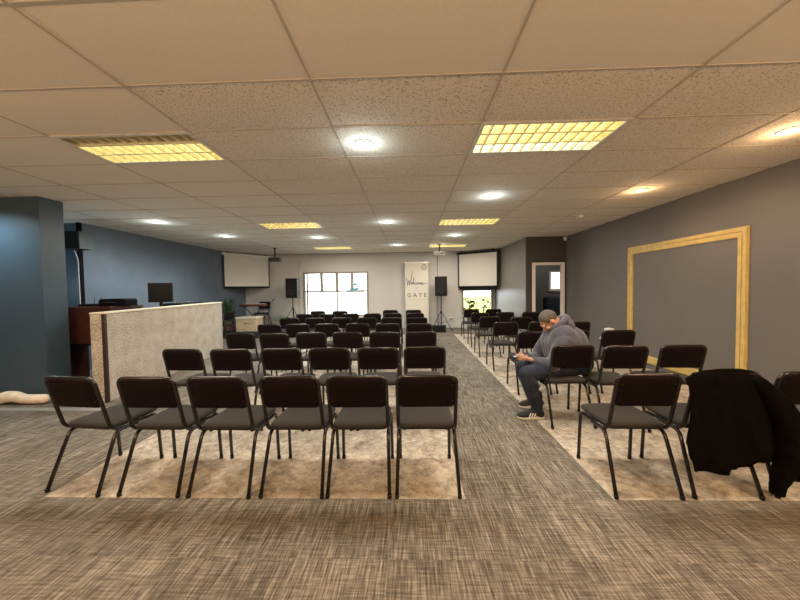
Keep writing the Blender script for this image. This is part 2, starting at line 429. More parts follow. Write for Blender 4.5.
# moulded yellow frame round the blind hatch on the right wall
def mould(bm, y0, y1, z0, z1):
    for d0, d1, t in ((0, .13, .018), (.012, .055, .03), (.075, .12, .026)):
        for a in ('l', 'r', 't', 'b'):
            if a == 'l': box(bm, XR-t, XR, y0+d0, y0+d1, z0+d0, z1-d0)
            if a == 'r': box(bm, XR-t, XR, y1-d1, y1-d0, z0+d0, z1-d0)
            if a == 't': box(bm, XR-t, XR, y0+d1, y1-d1, z1-d1, z1-d0)
            if a == 'b': box(bm, XR-t, XR, y0+d1, y1-d1, z0+d0, z0+d1)
bm = bmesh.new(); mould(bm, 4.08, 6.255, .09, 2.16); struct('trim_2', bm, 'gold_paint')
# skirtings
bm = bmesh.new(); box(bm, XR-.014, XR, Y0, 8.7, 0, .07); struct('baseboard_right', bm, 'wall_grey')
bm = bmesh.new(); box(bm, -6.1, 3.1, YB-.014, YB, 0, .08); struct('baseboard_back', bm, 'wall_white')
struct('trim_3', B(X0, -3.2, 3.82, 3.93, 0, .004), 'strip_grey')      # pale threshold strip on the floor
bm = bmesh.new(); box(bm, -6.17, -6.125, 5.83, 5.9, 0, CEIL); struct('trim_4', bm, 'black_matte')  # black boxed column at the wall end
bm = bmesh.new(); box(bm, -4.09, -4.06, YB-.025, YB, .5, CEIL); struct('trim_5', bm, 'wall_white')  # trunking left of the window

def window(name, w, mull, trans, mat='mullion', sub=None):
    x0, x1, z0, z1 = w; bm = bmesh.new(); y0, y1 = YB-.02, YB+.08
    for a in ((x0, x0+.07, z0, z1), (x1-.07, x1, z0, z1), (x0+.07, x1-.07, z0, z0+.06), (x0+.07, x1-.07, z1-.06, z1)): box(bm, a[0], a[1], y0, y1, a[2], a[3])
    for xm, hw, za, zb in mull: box(bm, xm-hw, xm+hw, y0+.02, y1-.01, za, zb)
    for z in trans: box(bm, x0+.07, x1-.07, y0+.02, y1-.01, z-.03, z+.03)
    o = struct(name, bm, mat)
    p = obj('pane', B(x0+.05, x1-.05, YB+.03, YB+.036, z0+.04, z1-.04), 'glass', o)
    s = obj('window_sill', B(x0-.04, x1+.04, YB-.10, YB+.02, z0-.035, z0, bev=.006), 'cream_paint', o)
    return o
s_ = .0368
window('window_1', W1, [(-3.96+18.5*s_, .05, 1.41, 2.06), (-3.96+34.2*s_, .05, 1.41, 2.06), (-3.96+49.5*s_, .05, 1.41, 2.06), (-3.96+34.2*s_, .022, .5, 1.41), (-3.82, .025, .5, 2.06)], [1.40])
window('window_2', W2, [], [])
window('window_3', W3, [], [], 'cream_paint')
# outside
bm = bmesh.new(); quad(bm, ((-30, YB+.15, -.12), (1.2, YB+.15, -.12), (1.2, 60, -.12), (-30, 60, -.12))); tag(obj('paving', bm, 'paving'), kind='structure')
bm = bmesh.new(); quad(bm, ((1.2, YB+.15, -.1), (30, YB+.15, -.1), (30, 60, -.1), (1.2, 60, -.1))); tag(obj('lawn', bm, 'grass'), kind='structure')
bm = bmesh.new(); box(bm, -6.1, -3.55, 9.75, YB-.015, 0, .2, bev=.01); struct('floor_stage', bm, 'dark_grey')   # low stage at the left end

# ------------------------------------------------------------------ lamps in the ceiling
def light(name, typ, loc, power, col, size=None, rot=(0, 0, 0), sy=None, spot=None, parent=None):
    d = bpy.data.lights.new(name, typ); d.energy = power; d.color = col
    if typ == 'AREA':
        d.shape = 'RECTANGLE'; d.size = size; d.size_y = sy
    elif typ == 'SPOT':
        d.spot_size = spot or R(150); d.spot_blend = .6; d.shadow_soft_size = size
    else: d.shadow_soft_size = size
    o = bpy.data.objects.new(name, d); COL.objects.link(o); o.location = loc; o.rotation_euler = rot
    if parent: o.parent = parent
    return o
LOUV_W = 48; COOL_W = 36; WARM_W = 38; REAR_W = 155
def troffer(i, j, label, cool, off=False):
    x0, x1, y0, y1 = -1.8058+1.2*i, -1.8058+1.2*(i+1), 1.4571+.6*j, 1.4571+.6*(j+1)
    cx, cy = (x0+x1)/2, (y0+y1)/2; hx, hy = .585, .285
    t = empty('louvre_light', (cx, cy, CEIL), 0, label, 'ceiling light', 'louvred ceiling lights')
    bm = bmesh.new()
    for a in ((-.6, -hx+.02, -.3, .3), (hx-.02, .6, -.3, .3), (-hx+.02, hx-.02, -.3, -hy+.02), (-hx+.02, hx-.02, hy-.02, .3)): box(bm, a[0], a[1], a[2], a[3], -.006, .0)
    obj('frame', bm, 'trim_ring', t)
    bm = bmesh.new()           # open reflector tray
    z = .11; q = ((-hx, -hy), (hx, -hy), (hx, hy), (-hx, hy))
    for k in range(4):
        a, b = q[k], q[(k+1) % 4]; quad(bm, ((*a, 0), (*b, 0), (*b, z), (*a, z)))
    quad(bm, ((-hx, -hy, z), (hx, -hy, z), (hx, hy, z), (-hx, hy, z)))
    obj('reflector', bm, 'louvre', t)
    bm = bmesh.new(); nb = 12
    for k in (1, 2): y = -hy + 2*hy*k/3; box(bm, -hx, hx, y-.010, y+.010, .0, .108)
    for k in range(1, nb):
        x = -hx + 2*hx*k/nb; box(bm, x-.006, x+.006, -hy, hy, .004, .046)
    obj('louvre', bm, 'louvre', t)
    for k in range(3):
        y = -hy + 2*hy*(k+.5)/3
        tb = obj('tube', T([(-hx+.02, y, .072), (hx-.02, y, .072)], .016, 10), 'tube_white' if (cool and k == 2) else 'tube_off' if (off and k == 0) else 'tube_on', t, smooth=True)
    light('lamp', 'AREA', (0, 0, -.012), LOUV_W, (1.0, .88, .74), 1.1, (0, 0, 0), .5, parent=t)
    return t
troffer(-1, 2, 'large louvred ceiling light at left, nearest of the left lights', False, True)
troffer(2, 2, 'large louvred ceiling light at right, nearest of the right lights', True)
troffer(-1, 8, 'louvred ceiling light, second along on the left, seen as thin strip', False)
troffer(2, 8, 'louvred ceiling light, second along on the right', False)
troffer(-1, 14, 'farthest louvred ceiling light on the left, before the back window', False)
troffer(2, 14, 'farthest louvred ceiling light on the right, beside the white projector', False)
def downlight(x, y, warm, label, power=None):
    t = empty('downlight', (x, y, CEIL), 0, label, 'ceiling light', 'round ceiling downlights')
    obj('trim', lathe(bmesh.new(), [(.062, .0), (.085, -.001), (.088, -.006), (.082, -.011), (.062, -.012), (.056, -.004), (.062, 0)], 28), 'trim_ring', t, smooth=True)
    obj('lens', lathe(bmesh.new(), [(0, -.016), (.03, -.014), (.058, -.007), (.056, 0), (0, 0)], 24), 'lens_warm' if warm else 'lens_cool', t, smooth=True)
    c_ = (1.0, .62, .30) if warm else (.86, 1.0, .98); pw = power or (WARM_W if warm else COOL_W)
    light('lamp', 'SPOT', (0, 0, -.03), pw, c_, .05, (0, 0, 0), spot=R(168), parent=t)
    light('lamp', 'POINT', (0, 0, -.11), 5.0 if warm else 3.2, c_, .04, parent=t)  # extra point light added for the halo and a brighter ceiling
    return t
downlight(-.396, 2.954, 0, 'bright round downlight nearest the viewer, above the left seating block')
downlight(-4.725, 5.958, 0, 'leftmost round downlight, above the sound booth', 130)
downlight(-4.363, 7.608, 0, 'round downlight left of the left projection screen', 130)
downlight(1.192, 4.754, 0, 'round white downlight just beyond the large right louvred light')
downlight(-2.29, 8.092, 0, 'small far downlight above the left projector and window')
downlight(-.432, 6.402, 0, 'second round downlight in the middle row of the ceiling')
downlight(-.368, 9.753, 0, 'farthest round downlight in the middle row of the ceiling')
downlight(1.144, 8.131, 0, 'round downlight between the two farther right louvred lights')
downlight(3.23, 4.633, 1, 'warm amber downlight over the middle of the right wall')
downlight(3.308, 2.943, 1, 'warm amber downlight nearest the viewer at the right frame edge')
# unseen lamps added for brightness: behind the viewer, by the pillar, in side room
for x, y in ((3.2, -.4), (-.4, -1.0), (-4.2, -.4)):
    light('lamp', 'POINT', (x, y, 2.15), REAR_W, (1.0, .66, .37), .12)
light('lamp', 'SPOT', (-5.75, 3.72, CEIL-.03), 90, (.70, .92, 1.0), .05, spot=R(150))  # added cool wash on the pillar face, no fixture
light('lamp', 'POINT', (-6.8, 4.9, 1.6), 16, (.75, .93, 1.0), .08)  # added out of sight to lift the dark recess wall
light('lamp', 'POINT', (5.3, 9.7, 2.4), 22, (1.0, .95, .88), .1)  # added out of sight to brighten the side room

def smoke_detector():
    t = empty('smoke_detector', (3.22, 6.2, CEIL), 0, 'round white smoke detector on the ceiling near the right wall', 'smoke detector')
    obj('base', lathe(bmesh.new(), [(0, 0), (.07, 0), (.07, -.012), (.05, -.016), (0, -.016)], 20), 'white_plastic', t, smooth=True, ang=40)
    obj('cap', lathe(bmesh.new(), [(.048, -.016), (.046, -.036), (.03, -.045), (0, -.046)], 20), 'white_plastic', t, smooth=True, ang=40)
smoke_detector()
t = empty('motion_sensor', (4.08, 8.62, 2.70), 0, 'small white motion sensor high in the corner above the doorway', 'sensor')
obj('bracket', B(-.015, .07, .03, .08, .02, .05, bev=.004), 'white_plastic', t)
obj('housing', B(-.035, .03, -.04, .035, -.05, .045, bev=.012), 'white_plastic', t)

# ------------------------------------------------------------------ stacking chairs
def make_chair(bolts=True):
    t = empty('chair', (0, 0, 0), 0, None, 'chair')
    px, fx = .205, .217
    post = lambda z: .112 - .105*(z-.46)/.40
    pth = [(px, .46, .412), (px, .15, .424), (px, post(.46), .46), (px, post(.847), .847), (-px, post(.847), .847), (-px, post(.46), .46), (-px, .15, .424), (-px, .46, .412)]
    obj('back_frame', T(fillet(pth, .06, 6), .0135, 8), 'black_tube', t, smooth=True)
    for sx in (-1, 1):
        l = obj('leg', T(fillet([(sx*px, .40, .413), (sx*px, .503, .409), (sx*(px+.004), .528, .012)], .055, 5), .0132, 8), 'black_tube', t, smooth=True)
        obj('foot_cap', lathe(bmesh.new(), [(0, 0), (.0145, 0), (.0155, .022), (.0125, .024), (0, .024)], 10, Matrix.Translation((sx*(px+.004), .528, .0005))), 'black_plastic', l, smooth=True)
        l = obj('leg', T(fillet([(sx*(px-.001), .33, .40), (sx*(px-.001), .155, .405), (sx*fx, .0, .014)], .05, 5), .0132, 8), 'black_tube', t, smooth=True)
        obj('foot_cap', lathe(bmesh.new(), [(0, 0), (.0145, 0), (.0155, .024), (.0125, .026), (0, .026)], 10, Matrix.Translation((sx*fx, .0, .0005))), 'black_plastic', l, smooth=True)
    ol = rrect(-.197, .197, .615, .840, [.058, .058, .03, .03], 6)
    fb = lambda x, z, d: (x, post(z) - .012*(1-(x/.2)**2) + d, z)
    b = obj('backrest', pad(bmesh.new(), ol, [(None, -.014), (.07, -.014), (.012, -.012), (.002, -.007), (0, 0), (.002, .008), (.014, .016), (.07, .022), (None, .024)], lambda x, z, d: fb(x, z, d)), 'black_back', t, smooth=True)
    if bolts:
        for sx in (-1, 1):
            for z in (.668, .784):
                x, y, _ = fb(sx*.176, z, -.0125)
                obj('bolt', lathe(bmesh.new(), [(0, -.003), (.004, -.0025), (.0055, 0), (.0055, .006), (0, .006)], 8, Matrix.Translation((x, y, z)) @ Matrix.Rotation(-PI/2, 4, 'X')), 'black_tube', b, smooth=True)
    ol = rrect(-.207, .207, .118, .555, [.075, .075, .05, .05], 6)
    fs = lambda x, y, z: (x, y, z + .012*((y-.33)/.22)*abs((y-.33)/.22) * (-.6 if y > .33 else .3))
    obj('seat', pad(bmesh.new(), ol, [(None, .436), (.02, .436), (.004, .440), (0, .450), (.004, .464), (.02, .474), (.07, .479), (None, .481)], fs), 'seat_cloth', t, smooth=True)
    ol2 = rrect(-.198, .198, .124, .53, [.07, .07, .045, .045], 5)
    obj('seat_pan', pad(bmesh.new(), ol2, [(None, .4245), (.01, .4245), (0, .428), (0, .4375), (None, .4375)]), 'black_plastic', t)
    return t
proto = make_chair(True)
for o_ in list(bpy.data.objects): CH[o_.name] = kids(o_)
used = [False]
ROWN = ['nearest row', 'second row', 'third row', 'fourth row', 'fifth row', 'sixth row', 'farthest row']
COLN = ['aisle seat', 'second seat from aisle', 'third seat from aisle', 'fourth seat from aisle', 'fifth seat from aisle', 'sixth seat from aisle']
chair_objs = {}
def chair(x, y, deg, label, group, deep=True, key=None):
    if not used[0]:
        used[0] = True; r = proto; r.location = (x, y, 0); r.rotation_euler = (0, 0, R(deg)); tag(r, label, None, group)
    else: r = dup(proto, (x, y, 0), R(deg), label, group, deep)
    if key: chair_objs[key] = r
    return r
LEFT = [
 [(.108, 2.192, 0), (-.378, 2.187, 0), (-.850, 2.184, -.6), (-1.367, 2.18, -1), (-1.88, 2.19, -1), (-2.462, 2.212, -6.5)],
 [(.149, 3.345, 0), (-.349, 3.318, 0), (-.871, 3.317, 0), (-1.391, 3.315, -1), (-1.941, 3.31, 0), (-2.490, 3.335, -2)],
 [(.152, 4.555, 1), (-.374, 4.55, 0), (-.918, 4.57, 0), (-1.459, 4.575, 0), (-1.986, 4.53, -2), (-2.525, 4.60, -2)],
 [(.155, 5.66, -1), (-.41, 5.69, 0), (-.96, 5.74, 1), (-1.531, 5.77, 0), (-2.08, 5.78, 0), (-2.60, 5.76, -2)],
 [(.143, 6.84, 0), (-.407, 6.90, 1), (-.955, 6.96, 0), (-1.53, 7.04, 0), (-2.13, 7.06, -1), (-2.72, 7.08, 0)],
 [(.128, 8.12, 0), (-.443, 8.16, -1), (-.97, 8.13, 0), (-1.546, 8.18, 1), (-2.141, 8.16, 0), (-2.75, 8.22, 0)],
 [(.096, 9.30, 0), (-.58, 9.38, 0), (-2.061, 9.30, 0), (-2.74, 9.40, 0)]]
RIGHT = [
 [(1.603, 2.19, -1), (2.128, 2.195, -1), (2.685, 2.205, -2)],
 [(1.713, 3.355, 1), (2.205, 3.275, -2), (2.80, 3.30, -3)],
 [(1.722, 4.44, 0), (2.275, 4.485, -1), (2.895, 4.48, -3)],
 [(1.708, 5.71, 1), (2.30, 5.64, 0), (2.905, 5.60, 0)],
 [(1.705, 6.86, 1), (2.30, 6.66, 0)],
 [(1.749, 8.01, 0), (2.38, 8.06, 0), (3.00, 8.0, 0)],
 [(1.79, 9.38, 0), (2.40, 9.28, 0)]]
for side, rows in (('left', LEFT), ('right', RIGHT)):
    for ri_, row in enumerate(rows):
        for ci, (x, y, a) in enumerate(row):
            if ri_ > 0: y = (y+.065)*.964-.005; x *= .964
            lab = f'black stacking chair with grey seat, {ROWN[ri_]} of {side} block, {COLN[ci]}'
            if side == 'right' and ri_ == 0 and ci == 1: lab = 'black stacking chair under the draped black jacket, nearest row of right block'
            if side == 'right' and ri_ == 0 and ci == 2: lab = 'black stacking chair cut by the right picture edge, beyond the draped jacket'
            if side == 'right' and ri_ == 1 and ci == 0: lab = 'black stacking chair the bent-over man sits on, beside the aisle'
            chair(x, y, a, lab, f'chairs in the {side} seating block', ri_ < 3, (side, ri_, ci))

# two more chairs of the kind at the stage end
c = dup(proto, (-5.35, 9.45, 0), R(82), 'dark chair turned sideways beyond the booth, near the pale box', 'chairs by the stage', False)
c = dup(proto, (-5.35, 11.74, .2), R(180), 'dark chair standing on the stage against the back wall', 'chairs by the stage', False)

# ------------------------------------------------------------------ black jacket over the second right chair
def lerp_tab(tab, u):
    for (a, va), (b, vb) in zip(tab, tab[1:]):
        if u <= b: s = (u-a)/(b-a); s = s*s*(3-2*s); return va+(vb-va)*s
    return tab[-1][1]
def make_jacket():
    t = empty('jacket', (2.13, 2.2, 0), 0, 'black jacket draped over the chair back at right, nearly touching the floor', 'jacket')
    o = Vector((2.13, 2.2, 0)); nu, nv = 72, 46
    ztop = [(0, .832), (.10, .862), (.3, .873), (.75, .875), (.90, .862), (1, .825)]
    zbot = [(0, .42), (.05, .30), (.11, .215), (.34, .205), (.37, .235), (.56, .245), (.60, .29), (.72, .30), (.77, .22), (.86, .15), (.94, .16), (1, .19)]
    xt = [(0, 1.885), (.5, 2.10), (1, 2.335)]; xb = [(0, 1.785), (.5, 2.15), (1, 2.555)]
    bm = bmesh.new(); V = []
    for i in range(nu+1):
        u = i/nu; col = []
        zt, zb = lerp_tab(ztop, u), lerp_tab(zbot, u)
        a, b = 1.835+(2.335-1.835)*u, 1.795+(2.55-1.795)*u
        for j in range(nv+1):
            v = j/nv
            if v < .24:                           # seat side, rising to the top edge
                s = v/.24; z = zt - .26*(1-s)**1.1; y = 2.275 - .035*s + .010*math.sin(9*u+2)*(1-s)
                if s > .8: q = (s-.8)/.2; y -= .03*q*q
                x = a - (.30*(u-.5))*(1-s)**.7 + .02
            else:
                s = (v-.24)/.76; z = zt + .004*math.sin(PI*min(1, s*8)) - (zt-zb)*s**1.08
                fold = math.sin(2*PI*(3.1*u+.12*s)+.6)*.017 + math.sin(2*PI*(5.3*u-.45*s)+1.9)*.006 + .003*math.sin(2*PI*(11.3*u+.4*s))
                y = 2.215 - .045*min(1, s*7)**.6 - .035*s - fold*min(1, s*1.25)**.9
                x = a + (b-a)*min(1, s*1.15)**.85 + .010*math.sin(2*PI*(2.3*u+.6*s))*s
                if u < .12: x += .035*math.sin(PI*s)*(1-u/.12)*.4
                if u > .85: x += .025*math.sin(PI*s)*((u-.85)/.15)
            col.append(bm.verts.new(Vector((x, y, z))-o))
        V.append(col)
    for i in range(nu):
        for j in range(nv): bm.faces.new((V[i][j], V[i+1][j], V[i+1][j+1], V[i][j+1]))
    bmesh.ops.recalc_face_normals(bm, faces=bm.faces[:])
    bmesh.ops.solidify(bm, geom=bm.faces[:], thickness=.010)
    obj('body', bm, 'jacket', t, smooth=True)
    bm = bmesh.new()                              # right sleeve hanging against the body, cuff almost on the floor
    pts = [((2.285, 2.175, .80), .045), ((2.375, 2.15, .685), .068), ((2.44, 2.135, .54), .082), ((2.455, 2.125, .40), .078), ((2.42, 2.12, .28), .066), ((2.375, 2.12, .175), .050), ((2.362, 2.12, .125), .038)]
    chain(bm, [(Vector(p)-o, r) for p, r in pts])
    for k, (x, z) in enumerate(((2.43, .60), (2.44, .47), (2.42, .36), (2.40, .25))): ell(bm, Vector((x, 2.075, z))-o, (.055, .018, .020), (0, .6-.25*k, 0), 2)
    s = meshobj('sleeve', remesh(bm, .012, 6), 'jacket', t)
    obj('cuff', T([Vector((2.366, 2.12, .145))-o, Vector((2.36, 2.12, .085))-o], [.042, .037], 14), 'jacket', s, smooth=True, ang=50)
    bm = bmesh.new()                              # folded collar lying along the top
    chain(bm, [(Vector(p)-o, r) for p, r in [((1.95, 2.215, .856), .016), ((2.08, 2.215, .866), .018), ((2.2, 2.215, .866), .018), ((2.28, 2.212, .856), .015)]])
    meshobj('collar', remesh(bm, .008, 3), 'jacket', t)
    return t
make_jacket()

# ------------------------------------------------------------------ the seated man
def make_man():
    t = empty('person', (1.75, 3.72, 0), 0, 'seated man in grey-blue hoodie bent over his phone beside the aisle', 'person')
    o = Vector((1.75, 3.72, 0)); P = lambda x, y, z: Vector((x, y, z))-o
    hc = P(1.585, 3.72, 1.065)                                     # middle of the skull
    hm = Matrix.Translation(hc) @ Matrix.Rotation(R(-53), 4, 'Y')  # local: -x face, z crown; pitched down
    def hp(x, y, z): return hm @ Vector((x, y, z))
    hr = hm.to_euler()
    # body: one continuous skin surface
    bm = bmesh.new()
    ell(bm, hp(.012, 0, .022), (.098, .076, .094), hr)               # skull
    ell(bm, hp(-.040, 0, -.048), (.058, .058, .070), hr)             # face
    ell(bm, hp(-.058, 0, -.098), (.034, .036, .028), hr)             # chin
    capsule(bm, hp(.0, -.045, -.075), .026, hp(-.055, -.022, -.105), .022)
    capsule(bm, hp(.0, .045, -.075), .026, hp(-.055, .022, -.105), .022)
    capsule(bm, hp(-.086, -.036, .018), .014, hp(-.086, .036, .018), .014)  # brow
    capsule(bm, hp(-.094, 0, .005), .011, hp(-.112, 0, -.034), .015)        # nose
    for s in (-1, 1):
        ell(bm, hp(-.106, s*.012, -.036), (.010, .009, .008), hr, 2)
        ell(bm, hp(-.072, s*.038, -.030), (.026, .022, .024), hr, 2)       # cheek
        ell(bm, hp(.010, s*.079, -.018), (.020, .010, .032), (hr[0], hr[1], s*.25), 2)  # ear
    capsule(bm, hp(-.094, -.018, -.066), .008, hp(-.094, .018, -.066), .008)        # lips
    capsule(bm, hp(-.091, -.016, -.077), .008, hp(-.091, .016, -.077), .008)
    chain(bm, [(hp(.035, 0, -.05), .058), (P(1.69, 3.72, .985), .062), (P(1.77, 3.72, .93), .085)])      # neck
    spine = [((1.70, .93), .09), ((1.76, .82), .11), ((1.82, .70), .12), ((1.87, .62), .12), ((1.89, .585), .11)]
    for (a, ra), (b, rb) in zip(spine, spine[1:]):
        for dy in (-.07, .07): capsule(bm, P(a[0], 3.72+dy, a[1]), ra*.8, P(b[0], 3.72+dy, b[1]), rb*.8)
    for s in (-1, 1):
        Y = 3.72 + s*.165
        capsule(bm, P(1.72, 3.72, .91), .07, P(1.68, 3.72+s*.15, .875), .055)          # shoulder girdle
        el = P(1.53, 3.72+s*.225, .615)
        wr = P(1.352, 3.655, .640) if s < 0 else P(1.350, 3.765, .640)
        chain(bm, [(P(1.68, Y, .87), .05), (el, .042), (wr, .026)])
        kn = P(1.29, 3.72+s*.165, .505); an = P(1.385, 3.72+s*.155, .10)
        if s > 0: kn = P(1.36, 3.89, .505); an = P(1.52, 3.90, .10)
        chain(bm, [(P(1.90, 3.72+s*.10, .575), .08), (kn, .052), (P((kn+o).x+.035, (kn+o).y, .38), .05), (an, .036)])
        chain(bm, [(an, .04), (P((an+o).x-.02, (an+o).y, .055), .035), (P((an+o).x-.15, (an+o).y, .04), .03)])
        # hand: palm, four unequal bent fingers closed on the phone, thumb from the side
        d = -s                                                     # towards the other hand
        pal = wr + Vector((-.055, d*.022, .010))
        capsule(bm, wr, .024, pal, .026)
        ell(bm, pal + Vector((-.010, 0, -.002)), (.040, .018, .034), (0, .15, 0), 2)
        ph = Vector((-.112, d*.012, .030))
        for k, (ln, zz) in enumerate(((.030, .026), .036 and (.036, .009), (.033, -.008), (.026, -.024))):
            b0 = pal + Vector((-.032, 0, zz)); b1 = b0 + Vector((-ln, d*.006, .004)); b2 = b1 + Vector((-ln*.45, d*.022, .003)); b3 = b2 + Vector((ln*.20, d*.018, .004))
            chain(bm, [(b0, .0100), (b1, .0092), (b2, .0084), (b3, .0074)], 10)
        th0 = pal + Vector((.008, d*.010, .024)); th1 = th0 + Vector((-.024, d*.012, .022)); th2 = th1 + Vector((-.026, d*.010, .004))
        chain(bm, [(th0, .0125), (th1, .0105), (th2, .0085)], 10)
    body = meshobj('body', remesh(bm, .0052, 3), 'skin', t)
    # hair: short grey cap with ears and face free
    bm = bmesh.new(); nn, mm = 40, 20; V = []
    for i in range(nn):
        ph = 2*PI*i/nn; col = []
        pa = abs((math.degrees(ph)+180) % 360 - 180)                # 0 at the back, 180 at the forehead
        lim = R(lerp_tab([(0, 138), (55, 126), (80, 100), (92, 84), (104, 100), (118, 98), (135, 72), (155, 60), (180, 56)], pa))
        for j in range(mm+1):
            th = lim*j/mm
            n = Vector((math.cos(ph)*math.sin(th), math.sin(ph)*math.sin(th), math.cos(th)))
            k = 1.05 - .055*(j/mm)**5
            col.append((n.x*.100*k+.013, n.y*.078*k, n.z*.097*k+.022))
        V.append(col)
    top = bm.verts.new(hp(*V[0][0])); ring = [[bm.verts.new(hp(*c)) for c in col[1:]] for col in V]
    for i in range(nn):
        a, b = ring[i], ring[(i+1) % nn]; bm.faces.new((top, a[0], b[0]))
        for j in range(mm-1): bm.faces.new((a[j], a[j+1], b[j+1], b[j]))
    bmesh.ops.recalc_face_normals(bm, faces=bm.faces[:]); bmesh.ops.solidify(bm, geom=bm.faces[:], thickness=.004)
    obj('hair', bm, 'hair', t, smooth=True)
    for s in (-1, 1):
        obj('eye', ell(bmesh.new(), hp(-.0865, s*.030, -.010), (.006, .010, .0035), hr, 2), 'eye', body, smooth=True)
    # hoodie: torso, sleeves, bunched hood, ribbed cuffs and hem
    bm = bmesh.new()
    torso = [((1.705, .965), .085, .05), ((1.70, .90), .135, .10), ((1.725, .81), .185, .075), ((1.755, .72), .20, .06), ((1.79, .685), .175, .075)]
    for (a, ra, wa), (b, rb, wb) in zip(torso, torso[1:]):
        for s in (-1, 0, 1): capsule(bm, P(a[0], 3.72+s*wa, a[1]), ra, P(b[0], 3.72+s*wb, b[1]), rb, 20)
    ell(bm, P(1.84, 3.72, .80), (.165, .20, .20))                    # rounded back
    for s in (-1, 1):
        sh = P(1.675, 3.72+s*.17, .855); el = P(1.54, 3.72+s*.225, .612)
        wr = P(1.385, 3.645, .632) if s < 0 else P(1.38, 3.775, .632)
        chain(bm, [(P(1.72, 3.72+s*.09, .90), .10), (sh, .095), (sh.lerp(el, .6), .088), (el, .075), (wr, .042)], 18)
        for k in range(4):                                         # creases round the elbow and along the upper arm
            q = sh.lerp(el, .35+.2*k); ell(bm, q+Vector((-.035+.012*k, s*.030, .01*(-1)**k)), (.045, .042, .017), (0, .7-.3*k, 0), 2)
    h = meshobj('hoodie', remesh(bm, .0075, 12), 'hoodie', t)
    bm = bmesh.new()                                               # hood lying in a roll round the neck and down the back
    ring = []
    for k in range(25):
        a = 2*PI*k/24; back = (1+math.cos(a))/2
        ring.append((P(1.665+.085*math.cos(a)+.02*back, 3.72+.098*math.sin(a), 1.005+.095*back-.035*(1-back)), .026+.014*back))
    chain(bm, ring, 12)
    chain(bm, [(P(1.755, 3.72, 1.085), .05), (P(1.80, 3.72, 1.035), .062), (P(1.835, 3.72, .975), .05), (P(1.86, 3.72, .93), .02)], 16)
    for s in (-1, 1): chain(bm, [(P(1.73, 3.72+s*.06, 1.07), .038), (P(1.785, 3.72+s*.075, 1.015), .045), (P(1.82, 3.72+s*.04, .95), .03)], 14)
    meshobj('hood', remesh(bm, .007, 3), 'hoodie', h)
    for s in (-1, 1):
        wr = P(1.392, 3.645, .632) if s < 0 else P(1.387, 3.775, .632)
        w2 = P(1.36, 3.652, .638) if s < 0 else P(1.357, 3.768, .638)
        obj('cuff', T([wr, wr.lerp(w2, .5), w2], [.041, .040, .034], 16), 'hoodie_rib', h, smooth=True, ang=50)
    # jeans
    bm = bmesh.new()
    for s in (-.085, 0, .085): capsule(bm, P(1.90, 3.72+s, .605), .130, P(1.88, 3.72+s, .60), .105, 18)
    for s in (-1, 1):
        kn = P(1.275, 3.72+s*.165, .505); an = P(1.392, 3.72+s*.155, .135)
        if s > 0: kn = P(1.35, 3.89, .505); an = P(1.525, 3.90, .135)
        hip = P(1.90, 3.72+s*.098, .585)
        kw = kn+o
        chain(bm, [(hip, .110), (hip.lerp(kn, .5), .099), (kn+Vector((.01, 0, 0)), .088), (P(kw.x+.035, kw.y, .39), .086), (P(kw.x+.075, kw.y, .25), .070), (an, .062)], 18)
        for k in range(4): ell(bm, P(kw.x+.04+.015*k, kw.y-.02, .46-.022*k), (.085-.006*k, .075, .012), (0, .5, 0), 2)
        for k in range(3): ell(bm, an+Vector((-.005, 0, .012+.028*k)), (.068, .064, .012), (0, .2*(-1)**k, 0), 2)
    meshobj('jeans', remesh(bm, .0085, 4), 'denim', t)
    # shoes
    for s, (ax, ay) in ((-1, (1.392, 3.565)), (1, (1.523, 3.90))):
        sh = bmesh.new()
        chain(sh, [(P(ax+.030, ay, .07), .042), (P(ax-.02, ay, .085), .045), (P(ax-.09, ay, .062), .042), (P(ax-.165, ay, .048), .036)], 16)
        ell(sh, P(ax-.135, ay, .045), (.085, .046, .034)); capsule(sh, P(ax+.01, ay, .10), .046, P(ax+.012, ay, .125), .046)
        ell(sh, P(ax+.035, ay, .06), (.045, .043, .05))
        so = meshobj('shoe', remesh(sh, .006, 3), 'shoe', t)
        out = []
        for k in range(36):
            a = 2*PI*k/36; cx = math.cos(a); w = .046*(1-.14*cx) * (1 if abs(cx) < .95 else .98)
            out.append((ax-.065+.148*cx, ay+w*math.sin(a)*(1.02-.1*max(0, -cx))))
        so2 = pad(bmesh.new(), out, [(None, .002), (.006, .002), (0, .008), (-.001, .026), (.004, .034), (None, .034)], lambda x, y, z: tuple(P(x, y, z + (.008*max(0, (ax-.12-x)/.1)) )))
        obj('sole', so2, 'sole', so, smooth=True, ang=50)
        for k in range(3):
            x = ax-.048-.026*k
            bm = bmesh.new()
            for q, (za, zb) in enumerate(((.034, .060), (.060, .080))):
                ya = ay - (.049 if q == 0 else .0485); yb = ay - (.0485 if q == 0 else .040)
                v = [(x-.005+.011*q-.004, ya-.002, za), (x+.008+.011*q-.004, ya-.002, za), (x+.008+.011*(q+1)-.004, yb-.002, zb), (x-.005+.011*(q+1)-.004, yb-.002, zb)]
                quad(bm, [P(*p) for p in v])
            bmesh.ops.remove_doubles(bm, verts=bm.verts[:], dist=.0005); bmesh.ops.recalc_face_normals(bm, faces=bm.faces[:])
            bmesh.ops.solidify(bm, geom=bm.faces[:], thickness=.004)
            obj('stripe', bm, 'sole', so)
    # phone held between the hands
    t.location = (1.735, 3.70, 0)
    ph = empty('phone', (1.247, 3.69, .672), 0, 'lit mobile phone in the seated man\'s hands', 'phone')
    mt = Euler((0, R(-14), 0)).to_matrix().to_4x4()
    obj('case', box(bmesh.new(), -.075, .045, -.036, .036, -.0045, .0045, bev=.003, mat=mt), 'black_plastic', ph)
    obj('screen', box(bmesh.new(), -.071, .041, -.032, .032, .0046, .0054, mat=mt), 'phone_glass', ph)
make_man()

